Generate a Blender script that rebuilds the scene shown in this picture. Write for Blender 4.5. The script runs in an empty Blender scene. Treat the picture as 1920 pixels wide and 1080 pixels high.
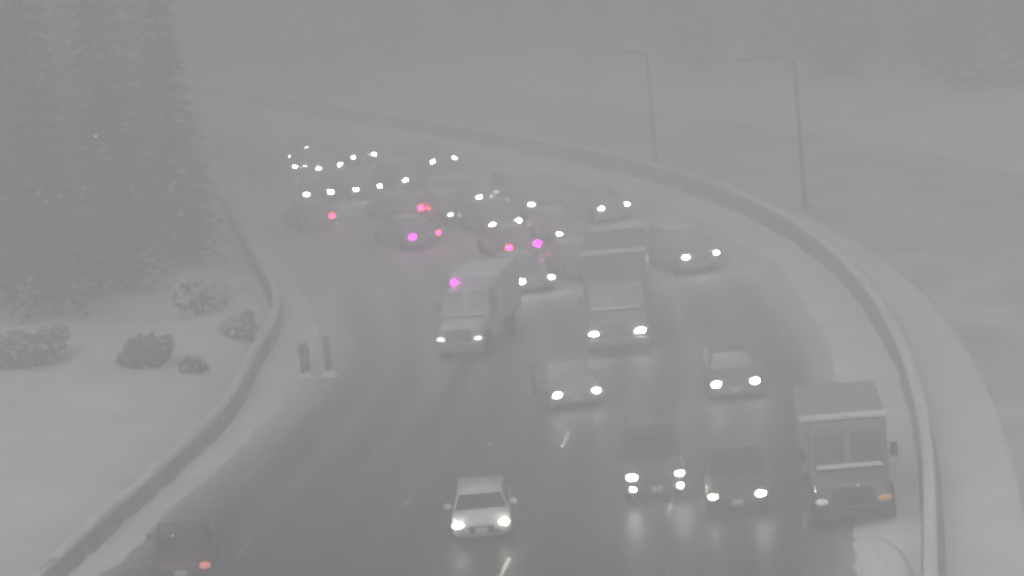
import bpy, bmesh, math, random
from mathutils import Vector, Matrix, noise
R = math.radians
scene = bpy.context.scene
col = scene.collection

# ------------------------------------------------------------------ camera
PITCH, ROLL, HCAM = R(10), R(5.5), 21.5
cam_d = bpy.data.cameras.new('camera')
cam = bpy.data.objects.new('camera', cam_d); col.objects.link(cam)
cam_d.sensor_width = 36.0
cam_d.lens = 36.0 * 5300 / 1920
cam_d.clip_start = 0.5; cam_d.clip_end = 3000
cam.matrix_world = Matrix.Translation((0, 0, HCAM)) @ Matrix.Rotation(R(90) - PITCH, 4, 'X') @ Matrix.Rotation(-ROLL, 4, 'Z')
scene.camera = cam

# ------------------------------------------------------------------ sky, sun, exposure
SUN_EL, SUN_AZ = R(42), R(200)
world = bpy.data.worlds.new('World'); scene.world = world; world.use_nodes = True
wn = world.node_tree.nodes; wl = world.node_tree.links
sky = wn.new('ShaderNodeTexSky'); sky.sky_type = 'NISHITA'; sky.sun_disc = False
sky.sun_elevation = SUN_EL; sky.sun_rotation = SUN_AZ; sky.air_density = 1.0; sky.dust_density = 4.0
hs = wn.new('ShaderNodeHueSaturation'); hs.inputs['Saturation'].default_value = 0.06
wl.new(sky.outputs[0], hs.inputs['Color']); wl.new(hs.outputs[0], wn['Background'].inputs[0])
wn['Background'].inputs[1].default_value = 0.10
sd = bpy.data.lights.new('sun', 'SUN'); sun = bpy.data.objects.new('sun', sd); col.objects.link(sun)
sd.energy = 0.7; sd.angle = R(40); sd.color = (1.0, 0.985, 0.97)
sun.rotation_euler = (R(90) - SUN_EL, 0, -SUN_AZ + math.pi)
scene.view_settings.view_transform = 'Standard'; scene.view_settings.look = 'None'
scene.view_settings.gamma = 1.0; scene.view_settings.use_curve_mapping = False
scene.view_settings.exposure = 0.58
cy = scene.cycles
scene.render.engine = 'CYCLES'
cy.use_denoising = True
cy.max_bounces = 6; cy.volume_bounces = 2; cy.diffuse_bounces = 3
cy.sample_clamp_indirect = 4.0
cy.filter_width = 2.8

# ------------------------------------------------------------------ materials
def new_mat(name):
    m = bpy.data.materials.new(name); m.use_nodes = True
    return m, m.node_tree.nodes, m.node_tree.links, m.node_tree.nodes['Principled BSDF']

def mottled(name, c1, c2, scale=3.0, rough=0.7, bump=0.0, detail=6, metal=0.0, coords='Object'):
    m, n, l, b = new_mat(name)
    tc = n.new('ShaderNodeTexCoord'); nz = n.new('ShaderNodeTexNoise'); cr = n.new('ShaderNodeValToRGB')
    nz.inputs['Scale'].default_value = scale; nz.inputs['Detail'].default_value = detail
    l.new(tc.outputs[coords], nz.inputs['Vector']); l.new(nz.outputs[0], cr.inputs[0])
    cr.color_ramp.elements[0].position = 0.35; cr.color_ramp.elements[0].color = (*c1, 1)
    cr.color_ramp.elements[1].position = 0.65; cr.color_ramp.elements[1].color = (*c2, 1)
    l.new(cr.outputs[0], b.inputs['Base Color'])
    b.inputs['Roughness'].default_value = rough; b.inputs['Metallic'].default_value = metal
    if bump:
        bp = n.new('ShaderNodeBump'); bp.inputs['Strength'].default_value = bump
        l.new(nz.outputs[0], bp.inputs['Height']); l.new(bp.outputs[0], b.inputs['Normal'])
    return m

def lamp_mat(name, color, strength):
    m, n, l, b = new_mat(name)
    b.inputs['Base Color'].default_value = (*[min(1, c) for c in color], 1)
    b.inputs['Emission Color'].default_value = (*color, 1)
    b.inputs['Emission Strength'].default_value = strength
    b.inputs['Roughness'].default_value = 0.2
    return m

M = {}
M['snow'] = mottled('snow', (0.72, 0.73, 0.75), (0.86, 0.86, 0.87), 0.35, 0.85, 0.35)
M['snow_cap'] = mottled('snow_cap', (0.74, 0.75, 0.77), (0.86, 0.86, 0.87), 3.0, 0.85, 0.3)
M['concrete'] = mottled('wet_concrete', (0.17, 0.17, 0.17), (0.36, 0.36, 0.36), 1.3, 0.6, 0.2)
M['rubber'] = mottled('tyre_rubber', (0.015, 0.015, 0.016), (0.04, 0.04, 0.04), 8, 0.85)
M['rim'] = mottled('rim_metal', (0.18, 0.18, 0.19), (0.30, 0.30, 0.31), 8, 0.4, metal=0.7)
M['trim'] = mottled('black_trim', (0.015, 0.015, 0.016), (0.035, 0.035, 0.037), 6, 0.55)
M['plate'] = mottled('plate', (0.55, 0.56, 0.6), (0.7, 0.7, 0.72), 10, 0.5)
M['steel'] = mottled('galvanised_steel', (0.10, 0.10, 0.11), (0.17, 0.17, 0.18), 4, 0.5, metal=0.3)
M['weathered'] = mottled('weathered_timber', (0.07, 0.065, 0.06), (0.38, 0.38, 0.38), 2.4, 0.9)
M['bark'] = mottled('bark', (0.03, 0.024, 0.018), (0.07, 0.055, 0.045), 5, 0.9)
M['needles'] = mottled('needles', (0.012, 0.020, 0.012), (0.035, 0.05, 0.03), 2.5, 0.8)
M['lamp_off'] = mottled('lamp_glass_unlit', (0.35, 0.36, 0.37), (0.5, 0.5, 0.5), 8, 0.15)
M['tail_off'] = mottled('tail_lamp_unlit', (0.10, 0.01, 0.012), (0.16, 0.02, 0.02), 8, 0.2)
m, n, l, b = new_mat('window_glass')
b.inputs['Base Color'].default_value = (0.02, 0.023, 0.026, 1); b.inputs['Roughness'].default_value = 0.08
b.inputs['Specular IOR Level'].default_value = 0.6
M['glass'] = m
M['frost'] = mottled('snow_dusted_glass', (0.30, 0.305, 0.31), (0.55, 0.55, 0.56), 1.8, 0.5)  # window tone paled to stand in for haze on farther vehicles
M['frost_trim'] = mottled('slush_caked_trim', (0.14, 0.14, 0.14), (0.36, 0.36, 0.36), 2.0, 0.8)  # trim likewise lightened, haze put into its colour
M['head'] = lamp_mat('headlight_lit', (1.0, 0.98, 0.88), 95)
M['head_warm'] = lamp_mat('headlight_warm', (1.0, 0.93, 0.72), 75)
M['head_faint'] = lamp_mat('headlight_faint', (1.0, 0.98, 0.9), 14)
M['head_weak'] = lamp_mat('headlight_weak', (1.0, 0.95, 0.85), 0.3)
M['head_dim'] = lamp_mat('headlight_dim', (1.0, 0.97, 0.90), 3.0)
M['head_far'] = lamp_mat('headlight_soft', (1.0, 0.99, 0.92), 110)
M['amber'] = lamp_mat('amber_marker', (1.0, 0.42, 0.12), 0.16)
M['red'] = lamp_mat('red_lamp_lit', (1.0, 0.010, 0.07), 70)
M['pink'] = lamp_mat('magenta_lamp_lit', (1.0, 0.006, 0.70), 90)
M['red_dim'] = lamp_mat('red_lamp_dim', (1.0, 0.28, 0.24), 0.8)

PAINT = {}
def paint(key, c, rough=0.35):
    m, n, l, b = new_mat('paint_' + key)
    tc = n.new('ShaderNodeTexCoord'); nz = n.new('ShaderNodeTexNoise'); nz.inputs['Scale'].default_value = 2.2
    nz.inputs['Detail'].default_value = 8
    mx = n.new('ShaderNodeMix'); mx.data_type = 'RGBA'
    cr = n.new('ShaderNodeValToRGB'); cr.color_ramp.elements[0].position = 0.45; cr.color_ramp.elements[1].position = 0.75
    l.new(tc.outputs['Object'], nz.inputs[0]); l.new(nz.outputs[0], cr.inputs[0]); l.new(cr.outputs[0], mx.inputs[0])
    mx.inputs[6].default_value = (*c, 1); mx.inputs[7].default_value = (*[x * 0.8 + 0.03 for x in c], 1)   # road grime
    l.new(mx.outputs[2], b.inputs['Base Color']); b.inputs['Roughness'].default_value = rough
    b.inputs['Coat Weight'].default_value = 0.4
    PAINT[key] = m
for k, c in dict(white=(0.74, 0.75, 0.76), black=(0.02, 0.02, 0.022), charcoal=(0.055, 0.056, 0.06), grey=(0.16, 0.165, 0.17),
                 silver=(0.36, 0.365, 0.37), navy=(0.03, 0.036, 0.055), maroon=(0.09, 0.03, 0.03), brown=(0.07, 0.055, 0.048),
                 pale=(0.42, 0.43, 0.43), dusk=(0.15, 0.135, 0.14)).items():  # pale: body tone of the farther cars, with haze put into it
    paint(k, c)

# wet, slushy, partly snow covered asphalt (UV: metres from the left edge, metres along)
m, n, l, b = new_mat('slushy_asphalt')
uv = n.new('ShaderNodeUVMap'); uv.uv_map = 'lane'
def noise_node(sx, sy, detail):
    mp = n.new('ShaderNodeMapping'); mp.inputs['Scale'].default_value = (sx, sy, 1)
    z = n.new('ShaderNodeTexNoise'); z.inputs['Scale'].default_value = 1.0; z.inputs['Detail'].default_value = detail
    l.new(uv.outputs[0], mp.inputs[0]); l.new(mp.outputs[0], z.inputs[0]); return z
n1 = noise_node(0.9, 0.05, 5); n2 = noise_node(0.22, 0.05, 4); n3 = noise_node(2.6, 1.4, 7)
sep = n.new('ShaderNodeSeparateXYZ'); l.new(uv.outputs[0], sep.inputs[0])
def math_n(op, a, bb=None, clamp=False):
    q = n.new('ShaderNodeMath'); q.operation = op; q.use_clamp = clamp
    for i, v in enumerate((a, bb)):
        if v is None: continue
        if isinstance(v, (int, float)): q.inputs[i].default_value = v
        else: l.new(v, q.inputs[i])
    return q.outputs[0]
cover = n.new('ShaderNodeMapRange'); l.new(sep.outputs[1], cover.inputs[0])      # slush cover rises evenly with distance along the road
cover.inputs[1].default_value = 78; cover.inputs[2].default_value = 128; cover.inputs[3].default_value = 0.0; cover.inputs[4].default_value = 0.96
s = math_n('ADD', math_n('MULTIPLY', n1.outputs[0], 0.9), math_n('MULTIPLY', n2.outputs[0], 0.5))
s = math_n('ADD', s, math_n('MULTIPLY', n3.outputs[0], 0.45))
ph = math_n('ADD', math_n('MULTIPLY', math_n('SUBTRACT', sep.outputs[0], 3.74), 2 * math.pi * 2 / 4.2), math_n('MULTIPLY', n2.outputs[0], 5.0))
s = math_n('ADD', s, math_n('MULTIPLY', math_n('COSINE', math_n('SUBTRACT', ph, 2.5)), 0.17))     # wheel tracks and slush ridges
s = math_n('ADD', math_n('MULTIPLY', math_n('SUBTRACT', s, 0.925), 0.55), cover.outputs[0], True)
eg = n.new('ShaderNodeMapRange'); eg.interpolation_type = 'SMOOTHSTEP'       # slush thrown to both edges
l.new(math_n('ADD', math_n('ABSOLUTE', math_n('SUBTRACT', sep.outputs[0], 11.0)), math_n('MULTIPLY', n3.outputs[0], 1.1)), eg.inputs[0])
eg.inputs[1].default_value = 9.3; eg.inputs[2].default_value = 11.7; eg.inputs[3].default_value = 0.0; eg.inputs[4].default_value = 0.75
s = math_n('ADD', s, eg.outputs[0], True)
ramp = n.new('ShaderNodeValToRGB'); l.new(s, ramp.inputs[0])
e = ramp.color_ramp.elements
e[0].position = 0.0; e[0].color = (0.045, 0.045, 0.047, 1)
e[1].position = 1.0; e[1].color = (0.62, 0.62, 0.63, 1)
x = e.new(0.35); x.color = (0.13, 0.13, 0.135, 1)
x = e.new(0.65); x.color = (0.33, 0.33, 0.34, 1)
l.new(ramp.outputs[0], b.inputs['Base Color'])
rr = n.new('ShaderNodeMapRange'); l.new(s, rr.inputs[0]); rr.inputs[3].default_value = 0.5; rr.inputs[4].default_value = 0.75
l.new(rr.outputs[0], b.inputs['Roughness']); b.inputs['Specular IOR Level'].default_value = 0.08
bp = n.new('ShaderNodeBump'); bp.inputs['Strength'].default_value = 0.25; bp.inputs['Distance'].default_value = 0.03
l.new(n3.outputs[0], bp.inputs['Height']); l.new(bp.outputs[0], b.inputs['Normal'])
M['road'] = m
# painted lane line, worn and part covered by slush
m, n, l, b = new_mat('worn_lane_paint')
tc = n.new('ShaderNodeTexCoord'); z = n.new('ShaderNodeTexNoise'); z.inputs['Scale'].default_value = 1.6; z.inputs['Detail'].default_value = 5
cr = n.new('ShaderNodeValToRGB'); cr.color_ramp.elements[0].position = 0.46; cr.color_ramp.elements[1].position = 0.6
cr.color_ramp.elements[0].color = (0.17, 0.17, 0.175, 1); cr.color_ramp.elements[1].color = (0.42, 0.42, 0.41, 1)
l.new(tc.outputs['Object'], z.inputs[0]); l.new(z.outputs[0], cr.inputs[0]); l.new(cr.outputs[0], b.inputs['Base Color'])
b.inputs['Roughness'].default_value = 0.5
M['line'] = m
M['line_fresh'] = mottled('wet_lane_paint', (0.72, 0.72, 0.70), (0.82, 0.82, 0.80), 6, 0.4)
M['opp'] = mottled('snow_covered_carriageway', (0.36, 0.365, 0.375), (0.66, 0.665, 0.675), 0.25, 0.8, 0.2)

# ------------------------------------------------------------------ helpers
def mesh_from(bm, name, smooth=False):
    bmesh.ops.recalc_face_normals(bm, faces=bm.faces)
    me = bpy.data.meshes.new(name); bm.to_mesh(me); bm.free()
    if smooth:
        for p in me.polygons: p.use_smooth = True
    me.materials.append(None)
    return me
def obj(name, me, mat, parent=None):
    o = bpy.data.objects.new(name, me); col.objects.link(o)
    if len(me.materials) == 0: me.materials.append(None)
    if mat is not None:
        o.material_slots[0].link = 'OBJECT'; o.material_slots[0].material = mat
    if parent: o.parent = parent
    return o
def tag(o, label=None, cat=None, group=None, kind=None):
    if label: o['label'] = label
    if cat: o['category'] = cat
    if group: o['group'] = group
    if kind: o['kind'] = kind
    return o
def empty(name, loc, rz=0):
    o = bpy.data.objects.new(name, None); col.objects.link(o); o.location = loc; o.rotation_euler = (0, 0, rz)
    o.empty_display_size = 0.3
    return o
def grid_mesh(name, rows, uvs=None, smooth=True):
    nr, nc = len(rows), len(rows[0])
    vs = [v for r in rows for v in r]
    fs = [(i * nc + j, i * nc + j + 1, (i + 1) * nc + j + 1, (i + 1) * nc + j) for i in range(nr - 1) for j in range(nc - 1)]
    me = bpy.data.meshes.new(name); me.from_pydata(vs, [], fs)
    if uvs:
        lay = me.uv_layers.new(name='lane'); flat = [u for r in uvs for u in r]
        for lp in me.loops: lay.data[lp.index].uv = flat[lp.vertex_index]
    if smooth:
        for p in me.polygons: p.use_smooth = True
    me.materials.append(None); me.update()
    return me
def bx(bm, c, s, taper=1.0, bev=0.0, rot=None):
    """box: centre, size; top face scaled by taper; optional bevel"""
    r = bmesh.ops.create_cube(bm, size=1.0); vs = r['verts']
    for v in vs:
        k = taper if v.co.z > 0 else 1.0
        v.co = Vector((v.co.x * s[0] * k, v.co.y * s[1] * k, v.co.z * s[2]))
    if bev:
        es = list({e for v in vs for e in v.link_edges})
        rb = bmesh.ops.bevel(bm, geom=es, offset=bev, segments=2, affect='EDGES', profile=0.6)
        vs = list({v for f in rb['faces'] for v in f.verts} | {v for v in vs if v.is_valid})
    if rot: bmesh.ops.rotate(bm, verts=vs, cent=(0, 0, 0), matrix=rot)
    bmesh.ops.translate(bm, verts=vs, vec=Vector(c))
    return vs
def cyl(bm, c, r1, r2, depth, axis='Z', seg=16):
    rot = {'Z': Matrix(), 'X': Matrix.Rotation(R(90), 4, 'Y'), 'Y': Matrix.Rotation(R(90), 4, 'X')}[axis]
    bmesh.ops.create_cone(bm, cap_ends=True, segments=seg, radius1=r1, radius2=r2, depth=depth, matrix=Matrix.Translation(c) @ rot)
def tube(bm, pts, rads, seg=8):
    rings = []
    for i, p in enumerate(pts):
        p = Vector(p); d = (Vector(pts[min(i + 1, len(pts) - 1)]) - Vector(pts[max(i - 1, 0)])).normalized()
        a = d.orthogonal().normalized(); c = d.cross(a)
        rings.append([bm.verts.new(p + (a * math.cos(t) + c * math.sin(t)) * rads[i]) for t in [2 * math.pi * k / seg for k in range(seg)]])
    for r0, r1 in zip(rings, rings[1:]):
        for k in range(seg): bm.faces.new((r0[k], r0[(k + 1) % seg], r1[(k + 1) % seg], r1[k]))
    bm.faces.new(rings[0][::-1]); bm.faces.new(rings[-1])
def loft(bm, stations, npt=20, power=4.5):
    """stations along x: (x, z_low, z_high, half_width)"""
    rings = []
    for (x, z0, z1, hw) in stations:
        ring = []
        for k in range(npt):
            t = 2 * math.pi * (k + 0.5) / npt; c, s_ = math.cos(t), math.sin(t)
            yy = math.copysign(abs(c) ** (2 / power), c) * hw
            zz = (z0 + z1) / 2 + math.copysign(abs(s_) ** (2 / power), s_) * (z1 - z0) / 2
            ring.append(bm.verts.new((x, yy, zz)))
        rings.append(ring)
    for r0, r1 in zip(rings, rings[1:]):
        for k in range(npt): bm.faces.new((r0[k], r0[(k + 1) % npt], r1[(k + 1) % npt], r1[k]))
    bm.faces.new(rings[0]); bm.faces.new(rings[-1][::-1])
def panel(bm, quad, inset, thick=0.012):
    """a thin slab standing just proud of a quad (4 corners, ccw from outside), inset from its rim"""
    q = [Vector(v) for v in quad]; c = sum(q, Vector()) / 4
    nrm = (q[1] - q[0]).cross(q[3] - q[0]).normalized()
    if nrm.dot(c - Vector((0, 0, c.z * 0.5))) < 0: nrm = -nrm
    q = [c + (v - c) * inset for v in q]
    lo = [bm.verts.new(v - nrm * 0.004) for v in q]; hi = [bm.verts.new(v + nrm * thick) for v in q]
    bm.faces.new(lo[::-1]); bm.faces.new(hi)
    for k in range(4): bm.faces.new((lo[k], lo[(k + 1) % 4], hi[(k + 1) % 4], hi[k]))
def interp(tab, x):
    if x <= tab[0][0]: a, b_ = tab[0], tab[1]
    elif x >= tab[-1][0]: a, b_ = tab[-2], tab[-1]
    else:
        for a, b_ in zip(tab, tab[1:]):
            if a[0] <= x <= b_[0]: break
    # Catmull-style smoothing is done on the table beforehand
    return a[1] + (b_[1] - a[1]) * (x - a[0]) / (b_[0] - a[0])
def smooth_tab(tab, y0, y1, step=2.0, k=9):
    ys = [y0 + i * step for i in range(int((y1 - y0) / step) + 1)]
    v = [interp(tab, y) for y in ys]
    for _ in range(3):
        v = [sum(v[max(0, i - k // 2):i + k // 2 + 1]) / len(v[max(0, i - k // 2):i + k // 2 + 1]) if 4 < i < len(v) - 5 else v[i] for i in range(len(v))]
    return list(zip(ys, v))
def ss(t): t = max(0, min(1, t)); return t * t * (3 - 2 * t)
def nz(x, y, s, seed=0): return noise.noise(Vector((x * s, y * s, seed * 7.3)))

# ------------------------------------------------------------------ the road's plan (metres; camera mast at the origin, y ahead)
EDGE_R = smooth_tab([(-30, 0.5), (40, 4.0), (60, 6.2), (73, 8.3), (79, 9.7), (93, 11.2), (104, 11.9), (115, 12.1), (129, 11.1), (142, 8.4), (155, 4.6), (171, -2.6), (190, -11), (215, -23), (260, -46)], -30, 260)
EDGE_L = smooth_tab([(-30, -22), (40, -18.5), (60, -16), (73, -14), (85, -12.0), (94, -10.5), (102, -8.2), (109, -7.0), (116, -7.7), (125, -9.4), (143, -12.2), (170, -16), (190, -22), (215, -33), (260, -56)], -30, 260)
def er(y): return interp(EDGE_R, y)
def el(y): return interp(EDGE_L, y)
def bar_r(y): return er(y) + 2.1 + 0.5 * ss((y - 120) / 60)
def bar_l(y): return el(y) - 1.25 - 0.9 * math.exp(-((y - 109) / 9) ** 2)
def ground_z(x, y):
    z = -0.10
    d = bar_l(y) - x
    if d > 0.3:
        q = d - 0.3
        z += 0.75 * ss(q / 1.6) + 0.085 * max(0, q - 1.5) * (1 if q < 60 else 60 / q) + ss(q / 4) * (0.45 * nz(x, y, 0.16) + 0.18 * nz(x, y, 0.5, 3))
    g = x - bar_r(y)
    if g > 0.3:
        z += ss(g / 5) * 0.12 * nz(x, y, 0.2, 5)
        far = y + 1.75 * x - 229
        if far > 0: z += 0.20 * far * ss(far / 30) * (1 if far < 120 else 120 / far) + ss(far / 20) * 0.8 * nz(x, y, 0.05, 8)
    return z

# ------------------------------------------------------------------ ground, road, verges
def axis(spans):
    out = []
    for a, b_, st in spans:
        k = int(round((b_ - a) / st)); out += [a + (b_ - a) * i / k for i in range(k)]
    return out + [spans[-1][1]]
xs = axis([(-260, -70, 10), (-70, -30, 2), (-30, 34, 0.6), (34, 70, 2), (70, 260, 10)])
ys = axis([(-40, 66, 4), (66, 200, 0.9), (200, 300, 3), (300, 440, 10)])
g = obj('ground', grid_mesh('ground', [[(x, y, ground_z(x, y)) for x in xs] for y in ys]), M['snow']); tag(g, kind='structure')

rows, uvs = [], []
yy = axis([(-28, 66, 4), (66, 190, 1.0), (190, 258, 3)])
for y in yy:
    a, b_ = el(y) - 0.25, er(y) + 0.25
    rows.append([(a + (b_ - a) * k / 28, y, 0.0) for k in range(29)]); uvs.append([(22.0 * k / 28, y) for k in range(29)])
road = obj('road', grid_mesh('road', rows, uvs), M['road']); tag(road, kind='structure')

def verge(name, inner, outer, seed, h):
    rows = []
    for y in axis([(-28, 66, 4), (66, 190, 0.7), (190, 258, 3)]):
        a, b_ = inner(y), outer(y)
        a += 0.42 * nz(0, y, 0.22, seed) + 0.26 * nz(0, y, 0.9, seed + 1)
        r = []
        for k in range(9):
            t = k / 8; x = a + (b_ - a) * t
            r.append((x, y, 0.006 + h * ss(t * 3.0) * (0.75 + 0.5 * nz(x, y, 0.5, seed) + 0.45 * nz(x, y, 1.7, seed) + 0.3 * nz(x, y, 3.9, seed)) - (0.03 if k == 0 else 0)))
        rows.append(r)
    o = obj(name, grid_mesh(name, rows), M['snow']); tag(o, kind='structure'); return o
verge('snow_verge', lambda y: er(y) - 0.1, lambda y: bar_r(y) - 0.2, 2, 0.22)
verge('snow_shoulder', lambda y: el(y) + 0.1, lambda y: bar_l(y) + 0.2, 6, 0.16)
# the opposite carriageway beyond the barrier, snowed over
rows = []
for y in axis([(60, 190, 2.5), (190, 230, 5)]):
    a, b_ = bar_r(y) + 2.6, bar_r(y) + 15.5
    rows.append([(a + (b_ - a) * k / 12, y, max(ground_z(a + (b_ - a) * k / 12, y), -0.1) + 0.06) for k in range(13)])
o = obj('opposite_carriageway', grid_mesh('opposite_carriageway', rows), M['opp']); tag(o, kind='structure')

# lane lines: each dash is a piece of the road
dash_me = {}
def dash(t, y0, ln, w, mat):
    L_, Rr = [], []
    for k in range(5):
        y = y0 + ln * k / 4; x = el(y) + (er(y) - el(y)) * t
        L_.append((x - w / 2, y, 0.005)); Rr.append((x + w / 2, y, 0.005))
    c = Vector(L_[2])
    me = grid_mesh('lane_marking', [[tuple(Vector(a) - c), tuple(Vector(b_) - c)] for a, b_ in zip(L_, Rr)])
    o = obj('lane_marking', me, mat, road); o.location = c
for t, off in ((0.17, 5.0), (0.36, 9.0), (0.553, 0.0), (0.745, 5.4), (0.93, 2.0)):
    y = 60.5 + off
    while y < 176:
        fresh = t == 0.553 and abs(y - 90.9) < 0.5 or t == 0.553 and abs(y - 75.7) < 0.5 or t == 0.745 and 110 < y < 113
        dash(t, y, 2.2, 0.13, M['line_fresh'] if fresh else M['line'])
        y += 15.2

# ------------------------------------------------------------------ concrete barriers
def barrier(name, fx, y0, y1, h, wb, wt, label, side):
    pts = []; y = y0
    while y <= y1: pts.append((fx(y), y)); y += 1.5
    root = empty(name, (pts[0][0], pts[0][1], 0)); o0 = Vector((pts[0][0], pts[0][1], 0))
    def sweep(prof):
        rows = []
        for i, p in enumerate(pts):
            a = Vector(pts[max(i - 1, 0)]); b_ = Vector(pts[min(i + 1, len(pts) - 1)]); d = (b_ - a).normalized(); nn = Vector((d.y, -d.x))
            rows.append([(p[0] + nn.x * u - o0.x, p[1] + nn.y * u - o0.y, v + w * nz(p[0] + u, p[1], 1.1, 4)) for u, v, w in prof])
        return rows
    wall = [(-wb, -0.15, 0), (-wb, 0.08, 0), (-wb * 0.62, 0.33, 0), (-wt, h, 0), (wt, h, 0), (wb * 0.62, 0.33, 0), (wb, 0.08, 0), (wb, -0.15, 0)]
    obj('wall', grid_mesh('wall', sweep(wall), smooth=False), M['concrete'], root)
    c = wt + 0.05
    cap = [(-c, h - 0.05, 0.02), (-c, h + 0.05, 0.03), (-c * 0.6, h + 0.12, 0.22), (0, h + 0.15, 0.28), (c * 0.6, h + 0.12, 0.22), (c, h + 0.05, 0.03), (c, h - 0.05, 0.02)]
    obj('snow_cap', grid_mesh('snow_cap', sweep(cap)), M['snow_cap'], root)
    tag(root, label, 'barrier')
barrier('concrete_barrier', bar_r, 62, 235, 1.05, 0.34, 0.13, 'long curving concrete barrier with snow on top between the two carriageways', 1)
barrier('concrete_barrier', bar_l, 62, 175, 0.72, 0.30, 0.12, 'low concrete barrier with snow on top at the foot of the snowy bank', -1)

# ------------------------------------------------------------------ vehicles
def wheel_meshes(r, w):
    bm = bmesh.new(); cyl(bm, (0, 0, 0), r, r, w, 'Y', 20)
    bmesh.ops.bevel(bm, geom=[e_ for e_ in bm.edges if e_.is_manifold and e_.calc_face_angle(0) > 1.0], offset=0.03, segments=2, affect='EDGES')
    tyre = mesh_from(bm, 'tyre', True)
    bm = bmesh.new(); cyl(bm, (0, 0, 0), r * 0.62, r * 0.62, w + 0.02, 'Y', 16); cyl(bm, (0, 0, 0), r * 0.16, r * 0.16, w + 0.05, 'Y', 8)
    return tyre, mesh_from(bm, 'rim')
def half(L): return L / 2
def lens(w, h, d=0.05):
    bm = bmesh.new(); cyl(bm, (0, 0, 0), 0.5, 0.42, 1.0, 'X', 16)
    for v in bm.verts: v.co = Vector((v.co.x * d, v.co.y * w, v.co.z * h))
    return mesh_from(bm, 'lens', True)
LENS_CAR = lens(0.34, 0.20); LENS_TRUCK = lens(0.40, 0.24); LENS_FOG = lens(0.22, 0.18); LENS_TAIL = lens(0.36, 0.26); LENS_SMALL = lens(0.16, 0.12)
LENS_BIG = lens(0.46, 0.22)

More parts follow.
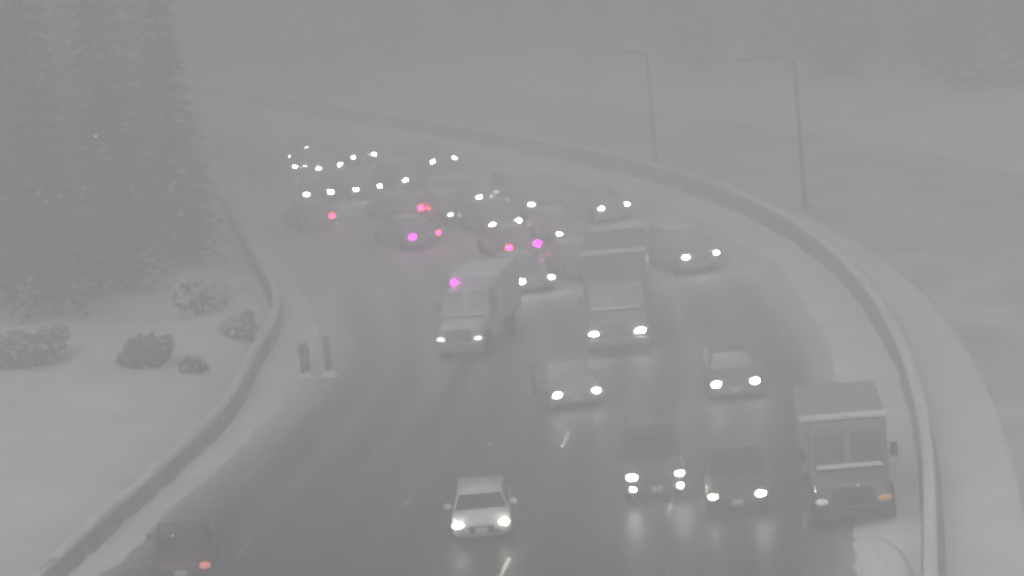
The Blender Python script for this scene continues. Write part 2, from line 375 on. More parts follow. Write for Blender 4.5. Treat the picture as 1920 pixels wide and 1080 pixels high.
def make_car_kit(L, W, H, belt, hood_z, cowl, roof_f, roof_r, back, kind):
    """meshes for one car shape: list of (part, mesh, material key, location, parent part index or None)"""
    k = []; hw = W / 2
    bm = bmesh.new()
    nose = [(L / 2, 0.34, hood_z - 0.20, hw * 0.80), (L / 2 - 0.06, 0.25, hood_z - 0.10, hw * 0.92), (L / 2 - 0.35, 0.22, hood_z, hw * 0.985),
            ((cowl + L / 2) / 2, 0.20, (hood_z + belt) / 2 + 0.03, hw), (cowl - 0.1, 0.20, belt + 0.02, hw)]
    if kind == 'sedan':
        tail = [(back, 0.20, belt + 0.05, hw), (-L / 2 + 0.30, 0.24, belt + 0.03, hw * 0.97), (-L / 2 + 0.05, 0.30, belt - 0.06, hw * 0.90), (-L / 2, 0.36, belt - 0.16, hw * 0.80)]
    else:
        tail = [(-L / 2 + 0.35, 0.22, belt + 0.04, hw), (-L / 2 + 0.06, 0.28, belt + 0.03, hw * 0.95), (-L / 2, 0.36, belt - 0.05, hw * 0.86)]
    loft(bm, nose + tail, 24, 5)
    k.append(('body', mesh_from(bm, 'body', True), 'paint', (0, 0, 0), None))
    # cabin: a tapered box, glass proud on its sides
    wb, wt = hw * 0.95, hw * 0.76
    B = [(cowl, -wb, belt), (cowl, wb, belt), (back, wb, belt), (back, -wb, belt)]
    T = [(roof_f, -wt, H - 0.05), (roof_f, wt, H - 0.05), (roof_r, wt, H - 0.05), (roof_r, -wt, H - 0.05)]
    bm = bmesh.new()
    vb = [bm.verts.new(v) for v in B]; vt = [bm.verts.new(v) for v in T]
    bm.faces.new(vb[::-1]); top = bm.faces.new(vt)
    for i in range(4): bm.faces.new((vb[i], vb[(i + 1) % 4], vt[(i + 1) % 4], vt[i]))
    r = bmesh.ops.inset_region(bm, faces=[top], thickness=0.22)
    for v in top.verts: v.co.z += 0.05
    bmesh.ops.bevel(bm, geom=[e_ for e_ in bm.edges if all(v.co.z > belt + 0.1 for v in e_.verts) or abs(e_.verts[0].co.z - e_.verts[1].co.z) > 0.2], offset=0.05, segments=2, affect='EDGES')
    k.append(('roof', mesh_from(bm, 'roof', True), 'paint', (0, 0, 0), None))
    bm = bmesh.new(); panel(bm, [B[0], B[1], T[1], T[0]], 0.90); k.append(('windshield', mesh_from(bm, 'windshield'), 'glass', (0, 0, 0), None))
    bm = bmesh.new(); panel(bm, [B[2], B[3], T[3], T[2]], 0.88); k.append(('rear_window', mesh_from(bm, 'rear_window'), 'glass', (0, 0, 0), None))
    for s in (1, -1):
        i0, i1 = (1, 2) if s > 0 else (0, 3)
        b0, b1, t0, t1 = Vector(B[i0]), Vector(B[i1]), Vector(T[i0]), Vector(T[i1])
        for u0, u1 in ((0.03, 0.5), (0.52, 0.97)):
            bm = bmesh.new(); panel(bm, [b0.lerp(b1, u0), b0.lerp(b1, u1), t0.lerp(t1, u1), t0.lerp(t1, u0)], 0.86)
            k.append(('side_window', mesh_from(bm, 'side_window'), 'glass', (0, 0, 0), None))
        bm = bmesh.new(); bx(bm, (0, 0, 0), (0.12, 0.22, 0.15), bev=0.03); k.append(('mirror', mesh_from(bm, 'mirror', True), 'paint', (cowl - 0.35, s * (hw + 0.10), belt + 0.08), None))
    bm = bmesh.new(); bx(bm, (0, 0, 0), (0.05, W * 0.44, 0.15), bev=0.02); k.append(('grille', mesh_from(bm, 'grille'), 'trim', (L / 2 - 0.005, 0, hood_z - 0.29), None))
    bm = bmesh.new(); bx(bm, (0, 0, 0), (0.06, W * 0.62, 0.10), bev=0.02); k.append(('air_intake', mesh_from(bm, 'air_intake'), 'trim', (L / 2 - 0.01, 0, 0.40), None))
    bm = bmesh.new(); bx(bm, (0, 0, 0), (0.03, 0.34, 0.16)); pl = mesh_from(bm, 'licence_plate')
    k.append(('licence_plate', pl, 'plate', (-L / 2 - 0.012, 0, belt - 0.33), None)); k.append(('licence_plate', pl, 'plate', (L / 2 + 0.016, 0, 0.46), None))
    bm = bmesh.new(); bx(bm, (0, 0, 0), (0.07, W * 0.7, 0.16), bev=0.02); k.append(('rear_bumper', mesh_from(bm, 'rear_bumper'), 'trim', (-L / 2 + 0.01, 0, 0.42), None))
    for s in (1, -1):
        k.append(('headlight', LENS_CAR, 'head', (L / 2 - 0.02, s * hw * 0.77, hood_z - 0.16), None))
        k.append(('taillight', LENS_TAIL, 'tail', (-L / 2 + 0.01, s * hw * 0.78, belt - 0.17), None))
    if kind == 'suv':
        for s in (1, -1): k.append(('fog_light', LENS_FOG, 'fog', (L / 2 - 0.01, s * hw * 0.76, 0.50), None))
    wr = 0.33 if kind == 'sedan' else 0.37
    ty, ri = wheel_meshes(wr, 0.22)
    bm = bmesh.new(); cyl(bm, (0, 0, 0), wr + 0.06, wr + 0.06, 0.2, 'Y', 20); arch = mesh_from(bm, 'wheel_arch')
    for sx in (L / 2 - 0.88, -L / 2 + 0.95):
        for s in (1, -1):
            k.append(('wheel_arch', arch, 'trim', (sx, s * (hw - 0.092), wr + 0.02), None))
            i = len(k); k.append(('tyre', ty, 'rubber', (sx, s * (hw - 0.08), wr), None)); k.append(('rim', ri, 'rim', (0, 0, 0), i))
    # settled snow
    bm = bmesh.new(); bx(bm, ((roof_f + roof_r) / 2, 0, H + 0.035), (roof_f - roof_r - 0.12, wt * 2 - 0.14, 0.08), taper=0.86, bev=0.03)
    k.append(('roof_snow', mesh_from(bm, 'roof_snow', True), 'snow_cap', (0, 0, 0), None))
    return dict(k=k, L=L, lampx=L / 2 - 0.02)

KIT = {
    'sedan': make_car_kit(4.6, 1.80, 1.44, 0.92, 0.80, 0.98, 0.28, -1.05, -1.72, 'sedan'),
    'coupe': make_car_kit(4.1, 1.74, 1.30, 0.88, 0.79, 1.30, 0.78, -0.95, -1.62, 'sedan'),
    'hatch': make_car_kit(4.1, 1.74, 1.50, 0.95, 0.84, 0.95, 0.30, -1.55, -1.92, 'hatch'),
    'suv': make_car_kit(4.7, 1.86, 1.76, 1.08, 1.02, 0.98, 0.42, -1.95, -2.22, 'suv'),
    'van': make_car_kit(5.2, 1.96, 2.12, 1.12, 1.02, 1.55, 0.95, -2.45, -2.52, 'van'),
}

def make_truck_kit(L, box_len, box_h, W, tall):
    """box truck: hood, cab and a cargo box behind; x forward"""
    k = []; hw = W / 2; xf = L / 2; cab_hw = hw * 0.88
    hood_l = 1.15; cab_l = 1.75
    bm = bmesh.new(); loft(bm, [(xf, 0.62, 1.32, cab_hw * 0.84), (xf - 0.1, 0.55, 1.44, cab_hw * 0.93), (xf - hood_l * 0.6, 0.55, 1.56, cab_hw * 0.97), (xf - hood_l - 0.1, 0.55, 1.66, cab_hw)], 24, 5.5)
    k.append(('hood', mesh_from(bm, 'hood', True), 'paint', (0, 0, 0), None))
    c0 = xf - hood_l
    B = [(c0, -cab_hw, 1.6), (c0, cab_hw, 1.6), (c0 - cab_l, cab_hw, 1.6), (c0 - cab_l, -cab_hw, 1.6)]
    T = [(c0 - 0.42, -cab_hw * 0.9, 2.55), (c0 - 0.42, cab_hw * 0.9, 2.55), (c0 - cab_l, cab_hw * 0.9, 2.55), (c0 - cab_l, -cab_hw * 0.9, 2.55)]
    bm = bmesh.new(); vb = [bm.verts.new(v) for v in B]; vt = [bm.verts.new(v) for v in T]
    lowv = [bm.verts.new((v[0] - (0.02 if i < 2 else 0), v[1], 0.6)) for i, v in enumerate(B)]
    bm.faces.new(vt); bm.faces.new(lowv[::-1])
    for i in range(4):
        j = (i + 1) % 4; bm.faces.new((vb[i], vb[j], vt[j], vt[i])); bm.faces.new((lowv[i], lowv[j], vb[j], vb[i]))
    bmesh.ops.bevel(bm, geom=[e_ for e_ in bm.edges if e_.verts[0].co.z > 1.5 and e_.verts[1].co.z > 1.5], offset=0.06, segments=2, affect='EDGES')
    k.append(('cab', mesh_from(bm, 'cab'), 'paint', (0, 0, 0), None))
    for u0, u1 in ((0.0, 0.495), (0.505, 1.0)):
        bm = bmesh.new(); q0, q1, t0, t1 = Vector(B[0]), Vector(B[1]), Vector(T[0]), Vector(T[1])
        panel(bm, [q0.lerp(q1, u0), q0.lerp(q1, u1), t0.lerp(t1, u1), t0.lerp(t1, u0)], 0.86, 0.02)
        k.append(('windshield_pane', mesh_from(bm, 'windshield_pane'), 'glass', (0, 0, 0), None))
    for s in (1, -1):
        i0, i1 = (1, 2) if s > 0 else (0, 3)
        bm = bmesh.new(); panel(bm, [Vector(B[i0]).lerp(Vector(B[i1]), 0.2), Vector(B[i0]).lerp(Vector(B[i1]), 0.75), Vector(T[i0]).lerp(Vector(T[i1]), 0.72), Vector(T[i0]).lerp(Vector(T[i1]), 0.1)], 0.84, 0.02)
        k.append(('side_window', mesh_from(bm, 'side_window'), 'glass', (0, 0, 0), None))
        bm = bmesh.new(); bx(bm, (0, 0, 0), (0.10, 0.22, 0.42), bev=0.03); bx(bm, (0, -s * 0.18, -0.05), (0.04, 0.26, 0.04))
        k.append(('mirror', mesh_from(bm, 'mirror'), 'trim', (c0 - 0.25, s * (cab_hw + 0.22), 1.95), None))
    bxl = L - hood_l - cab_l - 0.12
    bm = bmesh.new(); bx(bm, (0, 0, 0), (bxl, W, box_h - 1.02), bev=0.04)
    k.append(('cargo_box', mesh_from(bm, 'cargo_box'), 'box', (-L / 2 + bxl / 2, 0, 1.02 + (box_h - 1.02) / 2), None)); ib = len(k) - 1
    bm = bmesh.new(); bx(bm, (0, 0, 0), (bxl - 0.05, W - 0.04, 0.16), taper=0.97, bev=0.05)
    k.append(('roof_snow', mesh_from(bm, 'roof_snow', True), 'snow_cap', (-L / 2 + bxl / 2, 0, box_h + 0.07), None))
    # a lip of snow clinging over the front edge of the box
    bm = bmesh.new(); bx(bm, (0, 0, 0), (0.10, W + 0.02, 0.20), bev=0.04)
    k.append(('snow_lip', mesh_from(bm, 'snow_lip', True), 'snow_cap', (-L / 2 + bxl + 0.02, 0, box_h + 0.01), None))
    bm = bmesh.new(); bx(bm, (0, 0, 0), (0.34, cab_hw * 1.7, 0.07), bev=0.03); k.append(('cowl_snow', mesh_from(bm, 'cowl_snow', True), 'snow_cap', (c0 + 0.14, 0, 1.665), None))
    bm = bmesh.new(); bx(bm, (0, 0, 0), (L - 0.4, 0.9, 0.22)); k.append(('chassis', mesh_from(bm, 'chassis'), 'trim', (-0.1, 0, 0.72), None))
    bm = bmesh.new(); bx(bm, (0, 0, 0), (0.16, W * 0.94, 0.28), bev=0.04); k.append(('bumper', mesh_from(bm, 'bumper'), 'trim', (xf + 0.02, 0, 0.55), None))
    bm = bmesh.new(); bx(bm, (0, 0, 0), (0.06, cab_hw * 1.05, 0.52), bev=0.02)
    k.append(('grille', mesh_from(bm, 'grille'), 'trim', (xf - 0.002, 0, 1.02), None))
    for s in (1, -1):
        k.append(('headlight', LENS_BIG, 'head', (xf + 0.0, s * cab_hw * 0.80, 0.92), None))
        k.append(('marker_light', LENS_SMALL, 'marker', (-L / 2 + bxl + 0.08, s * (hw - 0.16), box_h - 0.22), ))
        k[-1] = k[-1] + (None,)
        k.append(('taillight', LENS_TAIL, 'tail', (-L / 2 - 0.02, s * hw * 0.8, 1.12), None))
    ty, ri = wheel_meshes(0.46, 0.28)
    for sx in (xf - 0.85, -L / 2 + 1.5):
        for s in (1, -1):
            i = len(k); k.append(('tyre', ty, 'rubber', (sx, s * (cab_hw - 0.06), 0.46), None)); k.append(('rim', ri, 'rim', (0, 0, 0), i))
        for s in (1, -1):
            bm = bmesh.new(); bx(bm, (0, 0, 0), (1.15, 0.3, 0.10), bev=0.03); k.append(('mudguard', mesh_from(bm, 'mudguard'), 'trim', (sx, s * (cab_hw - 0.05), 0.985), None))
    return dict(k=k, L=L, lampx=xf)
KIT['truck'] = make_truck_kit(7.6, 4.5, 2.64, 2.5, True)
KIT['tall_truck'] = make_truck_kit(8.6, 5.5, 3.5, 2.5, True)
KIT['small_truck'] = make_truck_kit(6.0, 4.5, 2.8, 2.1, True)

LAMP_RND = random.Random(3)
YAW = [(70, -6), (80, -2), (95, 5), (105, 9), (120, 16), (137, 23), (155, 28), (175, 30)]
def vehicle(kit, name, x, y, color, label, cat='car', away=False, lamps=('head', 'head'), fog=None, tail='tail_off', yaw=None, box=None, marker=None, group=None, snow=True, part_labels=None):
    """x, y: ground point under the middle of the lamps one sees (front, or rear when away); lamps: as seen, left then right"""
    K = KIT[kit]; yw = R(interp(YAW, y) if yaw is None else yaw)
    d = Vector((math.sin(yw), -math.cos(yw)))
    if away: d = -d
    org = Vector((x, y)) - d * (K['lampx'] if not away else -K['L'] / 2)
    root = empty(name, (org.x, org.y, 0.004), math.atan2(d.y, d.x))
    made = []; cnt = {}
    for part, me, mk, loc, par in K['k']:
        if part == 'roof_snow' and not snow: made.append(None); continue
        side = 0 if loc[1] < 0 else 1          # local -y is the viewer's left when the vehicle faces the camera
        if mk == 'paint': mat = PAINT[color]
        elif mk == 'box': mat = PAINT[box or color]
        elif mk == 'head':
            q = lamps if not away else ('lamp_off', 'lamp_off'); mat = M[q[side]]
        elif mk == 'fog': mat = M[fog] if fog else M['lamp_off']
        elif mk == 'tail':
            if away: mat = M[lamps[1 - side]]
            else: mat = M['tail_off']
        elif mk == 'marker': mat = M[(marker or ('lamp_off', 'lamp_off'))[side]]
        elif y > 90 and mk in ('glass', 'trim'): mat = M['frost' if mk == 'glass' else 'frost_trim']   # farther glass and trim swapped for haze-paled tones
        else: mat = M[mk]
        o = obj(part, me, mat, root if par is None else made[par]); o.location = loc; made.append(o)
        if part in ('headlight', 'taillight', 'fog_light'):
            k = LAMP_RND.uniform(0.74, 1.0); o.scale = (1, k, k * LAMP_RND.uniform(0.85, 1.1))
    tag(root, label, cat, group)
    return root

H_ = 'head'; OFF = 'lamp_off'; F_ = 'head_far'
# near traffic
vehicle('coupe', 'coupe', -1.55, 79.6, 'white', 'white car with headlights on, its grey windscreen clear of snow', yaw=-1, snow=False, lamps=('head_warm', 'head_warm'))
vehicle('suv', 'sport_utility_vehicle', 3.75, 82.4, 'charcoal', 'dark tall car with fog lights lit below its headlights', fog='head', snow=False)
vehicle('sedan', 'sedan', 5.95, 80.0, 'charcoal', 'dark low car with headlights on, close beside the car with fog lights', yaw=-4, snow=False, lamps=('head_warm', 'head'))
vehicle('truck', 'box_truck', 9.0, 77.2, 'grey', 'grey box truck with a thick white snow edge along its roof front', 'truck', lamps=('head_weak', 'amber'), yaw=-4, box='silver', snow=False)
vehicle('sedan', 'sedan', -10.1, 77.5, 'maroon', 'dark red car seen from behind with a dull tail lamp', away=True, lamps=('tail_off', 'red_dim'), yaw=3, snow=False)
vehicle('sedan', 'sedan', 1.9, 96.1, 'silver', 'silver car with headlights on, in front of the tall truck', yaw=9, snow=False)
vehicle('hatch', 'hatchback', 7.35, 95.1, 'dusk', 'dark hatchback with headlights on, ahead of the snow verge', yaw=0, snow=False)
vehicle('tall_truck', 'box_truck', 3.8, 104.9, 'silver', 'tall grey truck with wide headlights and a snow-edged cargo box', 'truck', yaw=-4, box='silver', snow=False)
vehicle('small_truck', 'box_truck', -2.2, 106.6, 'white', 'pale box truck slewed across the lane, a pink marker lamp on its roof edge', 'truck', lamps=('head_dim', 'head_dim'), yaw=-15, box='white', marker=('pink', OFF))
# middle distance
vehicle('sedan', 'sedan', 1.1, 119.8, 'pale', 'snow-caked car with bright headlights, between the slewed truck and the unlit grey car', yaw=20)
vehicle('sedan', 'sedan', 3.45, 121.8, 'silver', 'unlit grey car with a snow-covered roof behind the tall truck', 'car', lamps=(OFF, OFF), yaw=14)
vehicle('suv', 'sport_utility_vehicle', 8.3, 120.7, 'pale', 'pale tall car with headlights on beside the inside of the bend barrier', yaw=17)
vehicle('sedan', 'sedan', 0.7, 128.6, 'pale', 'snow-caked car seen from behind with red and magenta tail lamps', away=True, lamps=('red', 'pink'), yaw=18)
vehicle('hatch', 'hatchback', 3.1, 131.6, 'pale', 'pale hatchback with one headlight lit, past the magenta tail lamps', lamps=(H_, OFF), yaw=20)
vehicle('sedan', 'sedan', -3.9, 134.7, 'pale', 'snow-caked car seen from behind with a magenta left and red right tail lamp', away=True, lamps=('pink', 'red'), yaw=26)
vehicle('sedan', 'sedan', 0.0, 136.8, 'pale', 'snow-caked car with both headlights lit, following the one-lamp hatchback', lamps=(F_, F_), yaw=21)
vehicle('suv', 'sport_utility_vehicle', 5.4, 137.3, 'pale', 'snow-caked tall car with bright headlights on the outside lane of the bend', lamps=(H_, H_), yaw=24)
vehicle('van', 'van', 2.1, 140.8, 'pale', 'silver van with snow on its roof and one headlight lit', 'van', lamps=(F_, OFF), yaw=22)
vehicle('hatch', 'hatchback', -2.1, 141.2, 'pale', 'pale hatchback with one faint headlight', lamps=('head_faint', OFF), yaw=22)
vehicle('sedan', 'sedan', -4.9, 143.6, 'pale', 'snow-caked car seen from behind with only its right tail lamp lit red', away=True, lamps=('tail_off', 'red'), yaw=22)
vehicle('hatch', 'hatchback', -9.5, 143.7, 'pale', 'snow-caked hatchback seen from behind by the inner verge, one red lamp', away=True, lamps=('tail_off', 'red'), yaw=20)
FAR = 'far cars coming round the bend'
FL = 'far car with both headlights lit, coming round the hazy bend'
F1L = 'far car with a single lamp lit, coming round the hazy bend'
for i, (x, y, kit, c, lm, yw) in enumerate([
        (-1.9, 146.2, 'sedan', 'pale', (F_, F_), 20), (-4.7, 155.9, 'hatch', 'pale', (F_, OFF), 26),
        (-7.35, 154.2, 'sedan', 'pale', (F_, F_), 22), (-10.05, 153.6, 'hatch', 'pale', (F_, F_), 6),
        (-3.2, 161.5, 'suv', 'pale', (F_, F_), 30), (-10.0, 165.2, 'sedan', 'pale', (F_, F_), 30),
        (-8.1, 168.7, 'sedan', 'pale', (F_, F_), 30), (-12.7, 166.0, 'hatch', 'pale', (OFF, F_), 28),
        (-12.1, 171.8, 'sedan', 'pale', (F_, OFF), 28), (-11.3, 176.0, 'sedan', 'pale', ('head_faint', OFF), 28),
        (-15.5, 176.2, 'hatch', 'pale', (OFF, 'head_faint'), 28)]):
    both = OFF not in lm
    vehicle(kit, {'sedan': 'sedan', 'hatch': 'hatchback', 'suv': 'sport_utility_vehicle'}[kit], x, y, c, FL if both else F1L, lamps=lm, yaw=yw,
            group=FAR if both else 'far cars with one lamp')

# ------------------------------------------------------------------ lamp posts beyond the barrier
def lamp_post(x, y, h, label):
    root = empty('street_lamp', (x, y, ground_z(x, y))); tag(root, label, 'lamp post')
    bm = bmesh.new(); tube(bm, [(0, 0, -0.2), (0, 0, h * 0.5), (0, 0, h)], [0.13, 0.11, 0.08], 10); obj('pole', mesh_from(bm, 'pole', True), M['steel'], root)
    bm = bmesh.new(); tube(bm, [(0, 0, h - 0.1), (-0.7, -0.1, h + 0.22), (-2.2, -0.3, h + 0.38)], [0.06, 0.05, 0.045], 8); arm = obj('arm', mesh_from(bm, 'arm', True), M['steel'], root)
    bm = bmesh.new(); bx(bm, (-2.5, -0.34, h + 0.37), (0.75, 0.28, 0.14), taper=0.8, bev=0.03); obj('luminaire', mesh_from(bm, 'luminaire', True), M['steel'], root)
    bm = bmesh.new(); bx(bm, (-2.5, -0.34, h + 0.47), (0.7, 0.24, 0.08), taper=0.8, bev=0.03); obj('snow_cap', mesh_from(bm, 'snow_cap', True), M['snow_cap'], root)
    bm = bmesh.new(); bx(bm, (0, 0, 0.05), (0.5, 0.5, 0.4), bev=0.04); obj('footing', mesh_from(bm, 'footing'), M['concrete'], root)
lamp_post(8.4, 151.5, 6.9, 'slim grey lamp post beyond the barrier, farther round the bend')
lamp_post(14.6, 136.0, 7.3, 'slim grey lamp post beyond the barrier, beside the wide snowfield')

# ------------------------------------------------------------------ trees and shrubs
def conifer_mesh(seed, h, r, dense=1.0):
    rnd = random.Random(seed); vs, fs, mi = [], [], []
    z = h * 0.06
    while z < h * 0.985:
        t = z / h; rad = r * (1 - t) ** 0.8 * rnd.uniform(0.75, 1.1) + 0.12
        nb = max(4, int((9 * (1 - t) + 4) * dense)); a0 = rnd.uniform(0, 6.3)
        for b_ in range(nb):
            a = a0 + 6.283 * b_ / nb + rnd.uniform(-0.3, 0.3); ln = rad * rnd.uniform(0.65, 1.15); droop = rnd.uniform(0.18, 0.5)
            if rnd.random() < 0.08: continue
            nseg = max(2, int(ln / 0.45)); sn = rnd.random() < 0.28
            for s in range(nseg):
                for side in (-1, 1, 0):
                    u = (s + 0.7) / nseg; px = ln * u; w = (0.20 + 0.34 * (1 - u)) * (1 if side else 0.8)
                    da = a + side * rnd.uniform(0.5, 0.95)
                    o = Vector((math.cos(a) * px * 0.85, math.sin(a) * px * 0.85, z - droop * px * u + rnd.uniform(-0.06, 0.06)))
                    d = Vector((math.cos(da), math.sin(da), -droop * 0.9 + rnd.uniform(-0.2, 0.2))).normalized(); q = Vector((-d.y, d.x, rnd.uniform(-0.4, 0.4))).normalized()
                    i = len(vs); L_ = w * 1.7
                    vs += [tuple(o - q * w * 0.25), tuple(o + d * L_ * 0.55 - q * w * 0.42), tuple(o + d * L_), tuple(o + d * L_ * 0.55 + q * w * 0.42), tuple(o + q * w * 0.25)]
                    fs.append((i, i + 1, i + 2, i + 3, i + 4)); mi.append(1 if sn and rnd.random() < 0.06 else 0)
        z += h * rnd.uniform(0.028, 0.045)
    me = bpy.data.meshes.new('crown'); me.from_pydata(vs, [], fs); me.materials.append(M['needles']); me.materials.append(M['snow_cap'])
    me.polygons.foreach_set('material_index', mi); return me
def trunk_mesh(h, r):
    bm = bmesh.new(); tube(bm, [(0, 0, -0.6), (0, 0, h * 0.3), (0.05, 0, h * 0.7), (0, 0, h * 0.97)], [r, r * 0.75, r * 0.4, 0.03], 8); return mesh_from(bm, 'trunk', True)
CON = [(conifer_mesh(s, h, r), trunk_mesh(h, 0.26)) for s, h, r in ((1, 15, 3.0), (2, 18, 3.4), (3, 12.5, 2.7), (4, 20, 3.6))]
rnd = random.Random(11)
spots = []
for x, y in ((-16.2, 140), (-16.0, 132.5), (-17.2, 151), (-19, 160), (-19.5, 118), (-24, 116.5), (-29, 117), (-34, 113), (-18.2, 124), (-22, 121.5), (-26.5, 124), (-31, 121), (-17.4, 131), (-21.5, 129), (-25.5, 132), (-30, 129.5), (-36, 126), (-18.6, 138.5), (-22.8, 137), (-27.5, 140),
             (-33, 137), (-39, 133), (-19.8, 147), (-24.6, 146), (-30, 148), (-36, 145), (-21.5, 155), (-26.6, 157), (-32.5, 156), (-39, 153), (-23.5, 165), (-29.5, 167), (-36, 166), (-44, 160),
             (-27, 176), (-33.5, 178), (-41, 174), (-31, 189), (-38.5, 190), (-47, 182), (-36, 118), (-41, 122), (-46, 130), (-46, 142)):
    spots.append((x + rnd.uniform(-0.8, 0.8), y + rnd.uniform(-1, 1)))
for i, (x, y) in enumerate(spots):
    cr_, tr_ = CON[rnd.randrange(4)]
    root = empty('conifer', (x, y, ground_z(x, y)), rnd.uniform(0, 6.28)); s = rnd.uniform(0.85, 1.15); root.scale = (s, s, s * rnd.uniform(0.95, 1.1))
    obj('trunk', tr_, M['bark'], root); obj('crown', cr_, None, root)
    tag(root, 'dark snow-dusted conifer in the misty wood above the snowy bank', 'tree', 'conifers of the wood above the bank')
# far wood on the slope beyond the opposite carriageway: reads as one mass
def far_wood():
    vs, fs, mi = [], [], []; rnd = random.Random(5)
    base = [conifer_mesh(20 + k, 14 + 2 * k, 3.4, 0.55) for k in range(2)]
    data = []
    for me in base:
        data.append(([v.co.copy() for v in me.vertices], [tuple(p.vertices) for p in me.polygons], [p.material_index for p in me.polygons]))
        bpy.data.meshes.remove(me)
    pts = []
    for _ in range(9000):
        x = rnd.uniform(-75, 105); y = rnd.uniform(120, 330)
        far = y + 1.75 * x - 229
        inside = (x > 0 and 2 < far < 70) or (x <= 0 and y > 228 - x * 0.55 and y < 300 - x * 0.3)
        if not inside or any((x - a) ** 2 + (y - b_) ** 2 < 11 for a, b_ in pts): continue
        pts.append((x, y))
        if len(pts) >= 420: break
    for x, y in pts:
        v0, f0, m0 = data[rnd.randrange(2)]; a = rnd.uniform(0, 6.28); c, s = math.cos(a), math.sin(a); k = rnd.uniform(0.75, 1.2); z0 = ground_z(x, y); i = len(vs)
        vs += [(x + (v.x * c - v.y * s) * k, y + (v.x * s + v.y * c) * k, z0 + v.z * k) for v in v0]
        fs += [tuple(j + i for j in f) for f in f0]; mi += m0
    me = bpy.data.meshes.new('far_wood'); me.from_pydata(vs, [], fs); me.materials.append(M['needles']); me.materials.append(M['snow_cap']); me.polygons.foreach_set('material_index', mi)
    o = obj('far_wood', me, None); tag(o, 'far dark conifer wood fading into the snowfall above the snowfield', 'wood', kind='stuff')
far_wood()

def shrub(name, x, y, h, r, snowy, seed, label, group=None, flat=1.0):
    rnd = random.Random(seed); z0 = ground_z(x, y) - 0.05
    root = empty(name, (x, y, z0)); tag(root, label, 'shrub', group)
    vs, fs, mi = [], [], []; lobes = [(rnd.uniform(-r, r) * 0.6, rnd.uniform(-r, r) * 0.6 * flat, rnd.uniform(0.3, 0.85) * h, rnd.uniform(0.35, 0.6) * r) for _ in range(9)]
    for lx, ly, lz, lr in lobes:
        for _ in range(150):
            d = Vector((rnd.gauss(0, 1), rnd.gauss(0, 1), rnd.gauss(0, 1))).normalized(); rr_ = lr * rnd.uniform(0.55, 1.08)
            o = Vector((lx, ly, min(lz, h - lr * 0.4))) + Vector((d.x, d.y, d.z * 0.8)) * rr_
            if o.z < 0.05: continue
            a = Vector((rnd.gauss(0, 1), rnd.gauss(0, 1), rnd.gauss(0, 0.5))).normalized(); b_ = a.cross(d).normalized(); w = rnd.uniform(0.05, 0.13) * (1.5 if snowy else 1)
            i = len(vs); vs += [tuple(o - a * w), tuple(o + b_ * w * 0.6), tuple(o + a * w), tuple(o - b_ * w * 0.6)]; fs.append((i, i + 1, i + 2, i + 3))
            mi.append(1 if rnd.random() < (snowy if d.z > -0.1 else snowy * 0.35) else 0)
    me = bpy.data.meshes.new('foliage'); me.from_pydata(vs, [], fs); me.materials.append(M['needles']); me.materials.append(M['snow_cap']); me.polygons.foreach_set('material_index', mi)
    obj('foliage', me, None, root)
    bm = bmesh.new()
    for lx, ly, lz, lr in lobes[:5]: tube(bm, [(lx * 0.15, ly * 0.15, -0.2), (lx * 0.6, ly * 0.6, lz * 0.5), (lx, ly, min(lz, h - lr * 0.4))], [0.05, 0.035, 0.012], 6)
    obj('stems', mesh_from(bm, 'stems', True), M['bark'], root)
shrub('snowy_shrub', -13.2, 118.6, 1.9, 1.2, 0.9, 31, 'round shrub bowed under thick snow at the edge of the wood')
shrub('snowy_shrub', -11.4, 114.0, 0.9, 0.9, 0.75, 33, 'low snow-covered shrub close behind the low barrier')
shrub('dark_shrub', -14.6, 108.8, 1.1, 1.15, 0.12, 35, 'dark bare-sided shrub showing through the snow of the bank')
shrub('dark_shrub', -12.4, 106.2, 0.5, 0.55, 0.2, 36, 'small dark tuft poking out of the snowy bank')
shrub('dark_shrub', -19.0, 109.5, 1.3, 1.5, 0.25, 37, 'wide dark shrub on the bank under the wood')
def timber_post(x, y, h, w, lean, label):
    root = empty('timber_post', (x, y, -0.02), 0.3); root.rotation_euler = (lean, -lean * 0.6, 0.3); tag(root, label, 'post')
    bm = bmesh.new(); bx(bm, (0, 0, h / 2 - 0.15), (w, w, h + 0.3), taper=0.86, bev=0.05); obj('post', mesh_from(bm, 'post', True), M['weathered'], root)
    bm = bmesh.new(); bx(bm, (0, 0, h * 0.72), (w + 0.03, w + 0.03, 0.16), bev=0.01); obj('reflector_band', mesh_from(bm, 'reflector_band'), M['steel'], root)
    bm = bmesh.new(); bx(bm, (0, 0, h + 0.05), (w + 0.02, w + 0.02, 0.13), taper=0.7, bev=0.04); obj('snow_cap', mesh_from(bm, 'snow_cap', True), M['snow_cap'], root)
    post_drift(root, w, x)
def post_drift(root, w, seed):
    bm = bmesh.new(); bmesh.ops.create_icosphere(bm, subdivisions=3, radius=1.0)
    for v in bm.verts:
        q = v.co.copy(); k = 1 + 0.3 * noise.noise(q * 1.8 + Vector((seed, 0, 0))); v.co = Vector((q.x * 0.34 * k, q.y * 0.36 * k, q.z * 0.26 * k))
    obj('snow_drift', mesh_from(bm, 'snow_drift', True), M['snow'], root)
timber_post(-8.2, 106.8, 1.4, 0.38, R(2), 'dark snow-capped timber post, the thicker of the pair past the barrier bend')
timber_post(-7.3, 106.4, 1.6, 0.26, R(-3), 'dark snow-capped timber post, the slimmer of the pair past the barrier bend')

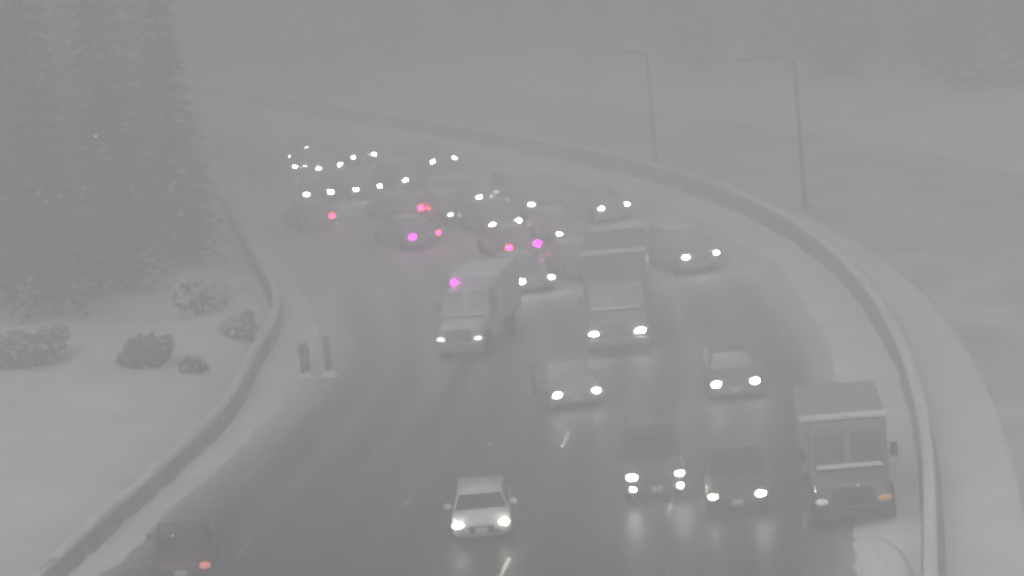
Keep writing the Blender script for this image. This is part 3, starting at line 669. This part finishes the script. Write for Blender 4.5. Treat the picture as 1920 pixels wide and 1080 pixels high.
# a dark marker post where the low barrier turns
def marker_post(x, y, h, label):
    root = empty('marker_post', (x, y, ground_z(x, y))); tag(root, label, 'post')
    bm = bmesh.new(); bx(bm, (0, 0, h / 2 - 0.1), (0.14, 0.14, h + 0.2), bev=0.01); obj('post', mesh_from(bm, 'post'), M['bark'], root)
    bm = bmesh.new(); bx(bm, (0, -0.09, h - 0.35), (0.34, 0.03, 0.6), bev=0.008); obj('sign_plate', mesh_from(bm, 'sign_plate'), M['steel'], root)
    bm = bmesh.new(); bx(bm, (0, -0.03, h + 0.05), (0.36, 0.2, 0.09), bev=0.03, taper=0.8); obj('snow_cap', mesh_from(bm, 'snow_cap', True), M['snow_cap'], root)
marker_post(-10.4, 109.8, 2.4, 'dark wooden marker post with a small plate behind the low barrier')

# ploughed heap of snow by the road edge
bm = bmesh.new(); bmesh.ops.create_icosphere(bm, subdivisions=4, radius=1.0)
for v in bm.verts:
    q = v.co.copy(); k = 1 + 0.28 * noise.noise(q * 1.7) + 0.16 * noise.noise(q * 4)
    v.co = Vector((q.x * 0.72 * k, q.y * 3.2 * k, max(q.z, -0.15) * 0.42 * k))
hp = obj('snow_heap', mesh_from(bm, 'snow_heap', True), M['snow_cap']); hp.location = (9.2, 72.8, 0.03)
tag(hp, 'low ploughed heap of snow at the road edge beside the grey box truck', 'snow heap')

# ------------------------------------------------------------------ haze of falling snow: one closed box of pale air
bm = bmesh.new(); bx(bm, (0, 195, 26.5), (500, 470, 57)); hz = obj('haze', mesh_from(bm, 'haze'), None)
m = bpy.data.materials.new('snow_haze'); m.use_nodes = True; nt = m.node_tree
for nd in list(nt.nodes):
    if nd.type == 'BSDF_PRINCIPLED': nt.nodes.remove(nd)
pv = nt.nodes.new('ShaderNodeVolumePrincipled'); out = next(nd for nd in nt.nodes if nd.type == 'OUTPUT_MATERIAL')
pv.inputs['Color'].default_value = (0.93, 0.93, 0.94, 1); pv.inputs['Density'].default_value = 0.0158; pv.inputs['Anisotropy'].default_value = 0.6
nt.links.new(pv.outputs[0], out.inputs['Volume'])
m.cycles.homogeneous_volume = True
hz.data.materials[0] = m
tag(hz, kind='stuff')

# ------------------------------------------------------------------ flakes in the air
rnd = random.Random(77); vs, fs = [], []
for _ in range(14000):
    y = 28 + 110 * rnd.random() ** 0.8; x = rnd.uniform(-0.24, 0.24) * y; z = rnd.uniform(0.3, 21)
    o = Vector((x, y, z)); a = Vector((rnd.gauss(0, 1), rnd.gauss(0, 1), rnd.gauss(0, 1))).normalized(); b_ = a.orthogonal().normalized(); c = a.cross(b_); w = rnd.uniform(0.008, 0.018)
    i = len(vs); vs += [tuple(o + b_ * w), tuple(o + c * w), tuple(o - b_ * w), tuple(o - c * w), tuple(o + a * w * 0.6), tuple(o - a * w * 0.6)]
    for k in range(4): fs += [(i + k, i + (k + 1) % 4, i + 4), (i + (k + 1) % 4, i + k, i + 5)]
me = bpy.data.meshes.new('falling_snow'); me.from_pydata(vs, [], fs)
o = obj('falling_snow', me, M['snow_cap']); tag(o, 'sparse snowflakes falling through the air over the road', 'snow', kind='stuff')
